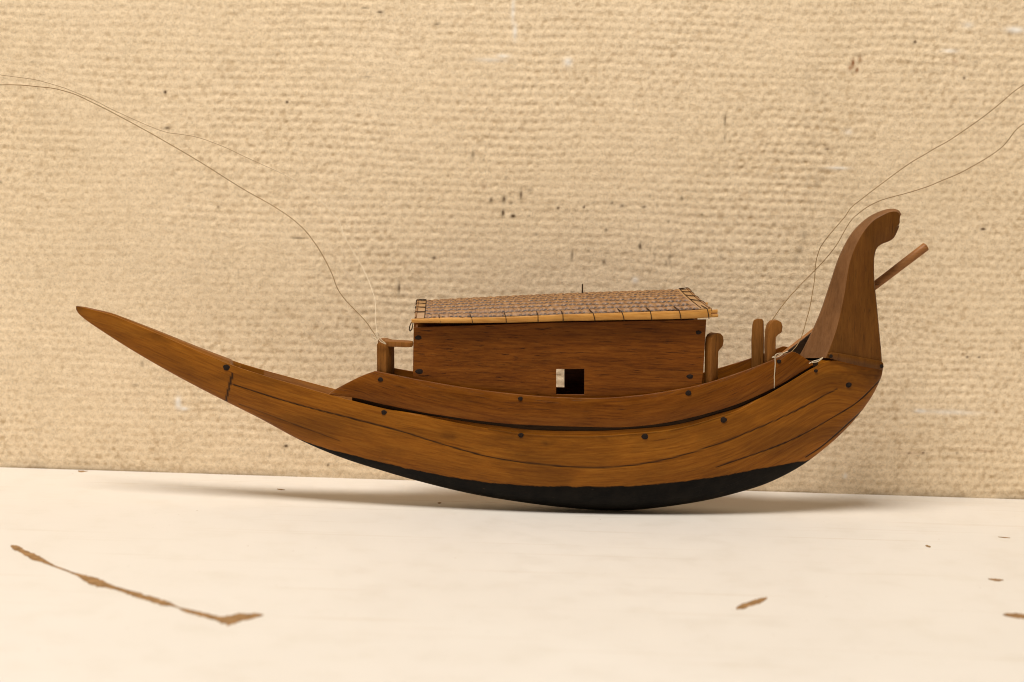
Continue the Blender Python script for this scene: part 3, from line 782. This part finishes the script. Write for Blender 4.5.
# ---- posts
def turned(poly, y, depth, ang, pivot, name='post', bevel=0.5, mat=None, side=1):
    """a flat carved post: outline in photo positions on plane y, given a depth, turned to follow the plan of the gunwale"""
    f = [at(px, py, y) for px, py in poly]
    pv = at(*pivot, y)
    rot = Matrix.Rotation(ang, 3, 'Z')
    fr = [pv + rot @ (p - pv) for p in f]; d = rot @ Vector((0, depth * U, 0))
    bk = [p + d for p in fr]
    if side < 0:
        fr = [Vector((p.x, -p.y, p.z)) for p in fr]; bk = [Vector((p.x, -p.y, p.z)) for p in bk]
    bm = bmesh.new(); prism(bm, fr, bk)
    return bm_obj(name, bm, mat or POST, BOAT, bevel=bevel * U, seg=2)
FP = [(376.5, 385), (376.2, 344.5), (378, 342.8), (386.6, 342.8), (387, 385)]
turned(FP, -20.5, 19, math.radians(-24), (381, 360))
turned(FP, -20.5, 19, math.radians(-24), (381, 360), side=-1)
# handrail from the bow post to the cabin
for sd in (1,):
    bm = bmesh.new()
    pl = [(385, 346.4), (385, 341.4), (408, 342.6), (412.5, 343.2), (413.2, 345.2), (412, 347.0), (406, 347.4)]
    f = [at(px, py, -19.5) for px, py in pl]; bk = [p + Vector((0, 20 * U, 0.0)) for p in f]
    if sd < 0: f = [Vector((p.x, -p.y, p.z)) for p in f]; bk = [Vector((p.x, -p.y, p.z)) for p in bk]
    prism(bm, f, bk); bm_obj('handrail', bm, POST, BOAT, bevel=0.35 * U, seg=2)
HOOK = [(709.5, 398), (709.4, 345), (710.0, 338), (712.3, 334.6), (716, 333.0), (720.2, 333.8), (723.2, 337), (724.0, 342), (722.8, 347), (719.4, 350), (717.8, 352), (717.6, 398)]
HOOK = [(716 + (x - 715.2) * 1.27, y) for x, y in HOOK]
turned(HOOK, -28.5, 9, math.radians(40), (716, 370)); turned([(x - 13, y) for x, y in HOOK], -31, 9, math.radians(24), (703, 370), side=-1)
HOOK2 = [(767.5, 372), (767.0, 345), (767.6, 332), (769.5, 325), (773, 321.3), (778, 320.3), (782, 322.5), (783.4, 327), (782.4, 332.5), (778.6, 335), (776.2, 337.5), (776.0, 372)]
turned(HOOK2, -22.5, 9, math.radians(12), (772, 350))
FARP = [(751.5, 372), (751.3, 340), (752.3, 325), (753.6, 320.5), (757, 319), (761.6, 319.2), (763.2, 321.5), (763.6, 340), (763.0, 372)]
turned(FARP, 16, 6, math.radians(-14), (757, 350), mat=POST)

# ---- stern post: carved upright with a hooked head and a wedge-shaped leading edge
RIDGE = [(799, 358), (806, 345), (812.5, 331.6), (821.7, 310), (831, 282), (840, 256), (852.5, 233), (868, 218), (883, 210.6), (893, 208.8), (899, 210.5), (901.3, 215)]
ARRIS = [(826, 358), (831, 346), (837, 328.6), (841.5, 310), (845.5, 290), (850, 263), (859, 240), (872, 222), (885, 214.0), (893, 211.5), (898, 212.5), (899.8, 216)]
TRAIL = [(882.5, 365), (881.5, 350), (880, 335), (877.3, 306), (875, 284), (874.3, 268), (874.8, 256), (877, 248.5), (882, 244.2), (890, 241), (895, 236.5), (899.5, 226)]
def build_sternpost():
    n = 60
    A = [catmull(c, 12) for c in (RIDGE, ARRIS, TRAIL)]
    R = []
    for c in A:
        d = np.concatenate([[0], np.cumsum(np.hypot(*np.diff(c, axis=0).T))]); q = np.linspace(0, d[-1], n)
        R.append(np.stack([np.interp(q, d, c[:, 0]), np.interp(q, d, c[:, 1])], 1))
    t = np.linspace(0, 1, n)
    half = np.interp(t, [0, 0.3, 0.75, 1], [20, 17, 13, 9])
    cols = []
    for i in range(n):
        h = half[i]; tp = 1.0 if t[i] < .93 else max(0.55, 1 - (t[i] - .93) * 5)
        h *= tp
        rg = at(R[0][i][0], R[0][i][1], -1.5) / U; ar = at(R[1][i][0], R[1][i][1], -h) / U; tr = at(R[2][i][0], R[2][i][1], -h * .8) / U
        row = []
        # near side loop: nose -> arris -> trailing edge, mirrored on the far side
        near = [(rg.x, -2.2, rg.z), (rg.x + (ar.x - rg.x) * .5, -(2.2 + (h - 2.2) * .50), rg.z + (ar.z - rg.z) * .5), (ar.x - 0.3, -h * .985, ar.z), (ar.x + 0.3, -h, ar.z),
                (ar.x + (tr.x - ar.x) * .35, -h * 1.0, ar.z + (tr.z - ar.z) * .35), (ar.x + (tr.x - ar.x) * .7, -h * .95, ar.z + (tr.z - ar.z) * .7), (tr.x - 1.2, -h * .84, tr.z), (tr.x, -h * .72, tr.z)]
        row = near + [(x, -y, z) for x, y, z in near[::-1]]
        cols.append(row)
    V = np.array(cols) * U; M = V.shape[1]
    idx = np.arange(n - 1)[:, None] * M + np.arange(M)[None, :]; idn = np.arange(n - 1)[:, None] * M + ((np.arange(M) + 1) % M)[None, :]
    faces = [tuple(f) for f in np.stack([idx, idx + M, idn + M, idn], -1).reshape(-1, 4)]
    for base in (0, (n - 1) * M):
        for q in range(M // 2 - 1):
            faces.append((base + q, base + q + 1, base + M - 2 - q, base + M - 1 - q))
    o = mk('sternpost', V.reshape(-1, 3), faces, STEM, BOAT)
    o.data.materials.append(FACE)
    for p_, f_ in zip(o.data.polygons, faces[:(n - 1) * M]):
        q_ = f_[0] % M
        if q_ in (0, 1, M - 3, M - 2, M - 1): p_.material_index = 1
    bm = bmesh.new(); bm.from_mesh(o.data); bmesh.ops.recalc_face_normals(bm, faces=bm.faces); bm.to_mesh(o.data); bm.free()
    o.data.set_sharp_from_angle(angle=0.25)
    return o
SP = build_sternpost()
# batten at the foot of the stern post
for sd in (1, -1):
    bm = bmesh.new()
    pl = [(828.5, 354.2), (832, 352.8), (842, 354), (862, 357.8), (881, 361.2), (883.6, 363.5), (883.6, 368), (881.5, 369.8), (862, 366.4), (840, 361.2), (830, 358.6)]
    yy = [-19.5, -19, -18.5, -17, -14.5, -14.2, -14.2, -14.5, -17, -18.5, -19.2]
    f = [at(p[0], p[1], y - 5.2) for p, y in zip(pl, yy)]; bk = [Vector((p.x, p.y + 7 * U, p.z)) for p in f]
    if sd < 0: f = [Vector((p.x, -p.y, p.z)) for p in f]; bk = [Vector((p.x, -p.y, p.z)) for p in bk]
    prism(bm, f, bk); ob = bm_obj('stern_batten', bm, STEM, BOAT, bevel=0.8 * U, seg=2)
    if sd > 0: nail(881.6, 366.2, -20.0, ob, 2.2); nail(831, 356.2, -24.9, ob, 2.0)

bm = bmesh.new()
pl = [(781, 356), (800, 342), (815, 330), (826, 321), (832, 345), (830, 362), (800, 366)]  # added dark board standing in for the shaded hollow below the pole
f = [at(x, y, 13.5) for x, y in pl]; prism(bm, f, [p + Vector((0, 3 * U, 0)) for p in f])
bm_obj('stern_shade_board', bm, DECK_SHADE, BOAT, bevel=0.4 * U, seg=1)
# ---- pole lying in the stern, passing the far side of the post
a_, b_ = at(776, 361, 20), at(925.5, 246.8, 17.5)
pth = [a_ + (b_ - a_) * t for t in np.linspace(0, 1, 24)]
rr = [(3.6 + 1.0 * t) * U for t in np.linspace(0, 1, 24)]
dirv = (b_ - a_).normalized()
pth += [b_ + dirv * 0.9 * U, b_ + dirv * 1.5 * U]; rr += [4.1 * U, 2.6 * U]
po = tube('pole', [BM @ p for p in pth], rr, POLE, None, 14)
tag(po, 'slender reddish wooden pole slanting up behind the sternpost', 'pole')
tube_end = None

# ---- threads
def thread(name, pts, r, mat, label=None, cat='thread', group=None, n=8, wob=0.0):
    """pts: photo position and distance behind the boat's centre plane (in U)"""
    P = [BM @ at(x, y, d) for x, y, d in pts]
    C = catmull([tuple(p) for p in P], n)
    if wob:
        k = np.arange(len(C), dtype=float)
        C[:, 2] += wob * U * 2 * vn(k / 3, k * 0, 3); C[:, 0] += wob * U * 2 * vn(k / 3, k * 0 + 9, 4)
    o = tube(name, [Vector(c) for c in C], r * U, mat, None, 6)
    if label: tag(o, label, cat, group)
    return o
thread('thread', [(-60, 88, 60), (0, 85, 62), (30, 86, 64), (65, 91, 64), (100, 106, 62), (140, 127.5, 58), (185, 153, 54), (240, 187, 46), (290, 217, 36), (315, 243, 26), (331, 272, 14), (338, 290, 5), (352, 307, -4), (366, 322, -12), (376, 336, -19)],
       0.44, LINE, 'brown thread curving without a break from left photo edge to bow post', n=8, wob=0.25)
thread('thread', [(-60, 66, 62), (0, 75, 64), (40, 81, 66), (80, 94, 66), (120, 113, 64), (160, 130.5, 62), (178, 134, 60), (205, 139.5, 58), (250, 159, 52), (300, 184, 44), (335, 216, 33), (344, 236, 26), (358, 260, 18), (368, 280, 8), (375, 300, -4), (375.5, 318, -12), (377, 334, -19)],
       0.34, FINE, 'fine pale thread branching above the longer brown thread towards the bow post', n=8, wob=0.3)
thread('thread', [(1090, 50, 40), (1024, 85, 40), (990, 112, 39), (950, 140, 38), (915, 160, 37), (880, 185, 36), (853, 206, 34), (843, 219, 32), (824, 242, 28), (817, 258, 22), (814, 282, 14), (810, 305, 6), (805, 325, -2), (800, 340, -9), (793, 350.5, -15), (784, 354, -20)],
       0.44, LINE, 'brown thread passing left of sternpost head, upper one at right photo edge', n=8, wob=0.35)
thread('thread', [(1090, 90, 40), (1024, 124, 40), (1000, 149, 39), (960, 173, 38), (917, 190, 37), (877, 202, 36), (852.5, 219, 34), (834, 248.5, 28), (815.5, 270, 20), (794, 292, 8), (775.5, 315, -8), (771, 324, -14), (769, 342, -20.5)],
       0.44, LINE, 'brown thread ending at hooked stern post, lower one at right photo edge', n=8, wob=0.35)
# knots are loops of the threads around the boat
thread('knot', [(374.5, 336, -24), (371.5, 334, -25), (373, 338, -25), (378, 337, -25), (381.5, 340, -25.2), (386, 344, -25), (380, 341, -26), (375.5, 334, -25.5), (378, 333, -24), (376, 339, -25.5), (374, 337.5, -24)],
       0.5, PALE, 'pale knot tied at the top of the bow post', 'knot', n=6)
thread('knot', [(788, 351, -22.5), (780, 354.5, -24), (772, 357.5, -24.5), (778, 357, -25), (783, 353.5, -23.5), (776.5, 354, -25), (775.2, 357.8, -26.3), (775.0, 365, -27.6), (774.4, 376, -28.2), (774.0, 388, -27.6)],
       0.5, PALE, 'pale thread knotted over the stern gunwale with its end hanging down', 'knot', n=6, wob=0.2)
thread('knot', [(809, 363.5, -24.5), (814, 361, -24.5), (818, 360, -25), (823, 357.5, -24.5), (818, 361.5, -25.5), (812, 362.5, -25.5)], 0.5, PALE, 'small pale knot at the foot of the sternpost', 'knot', n=6)
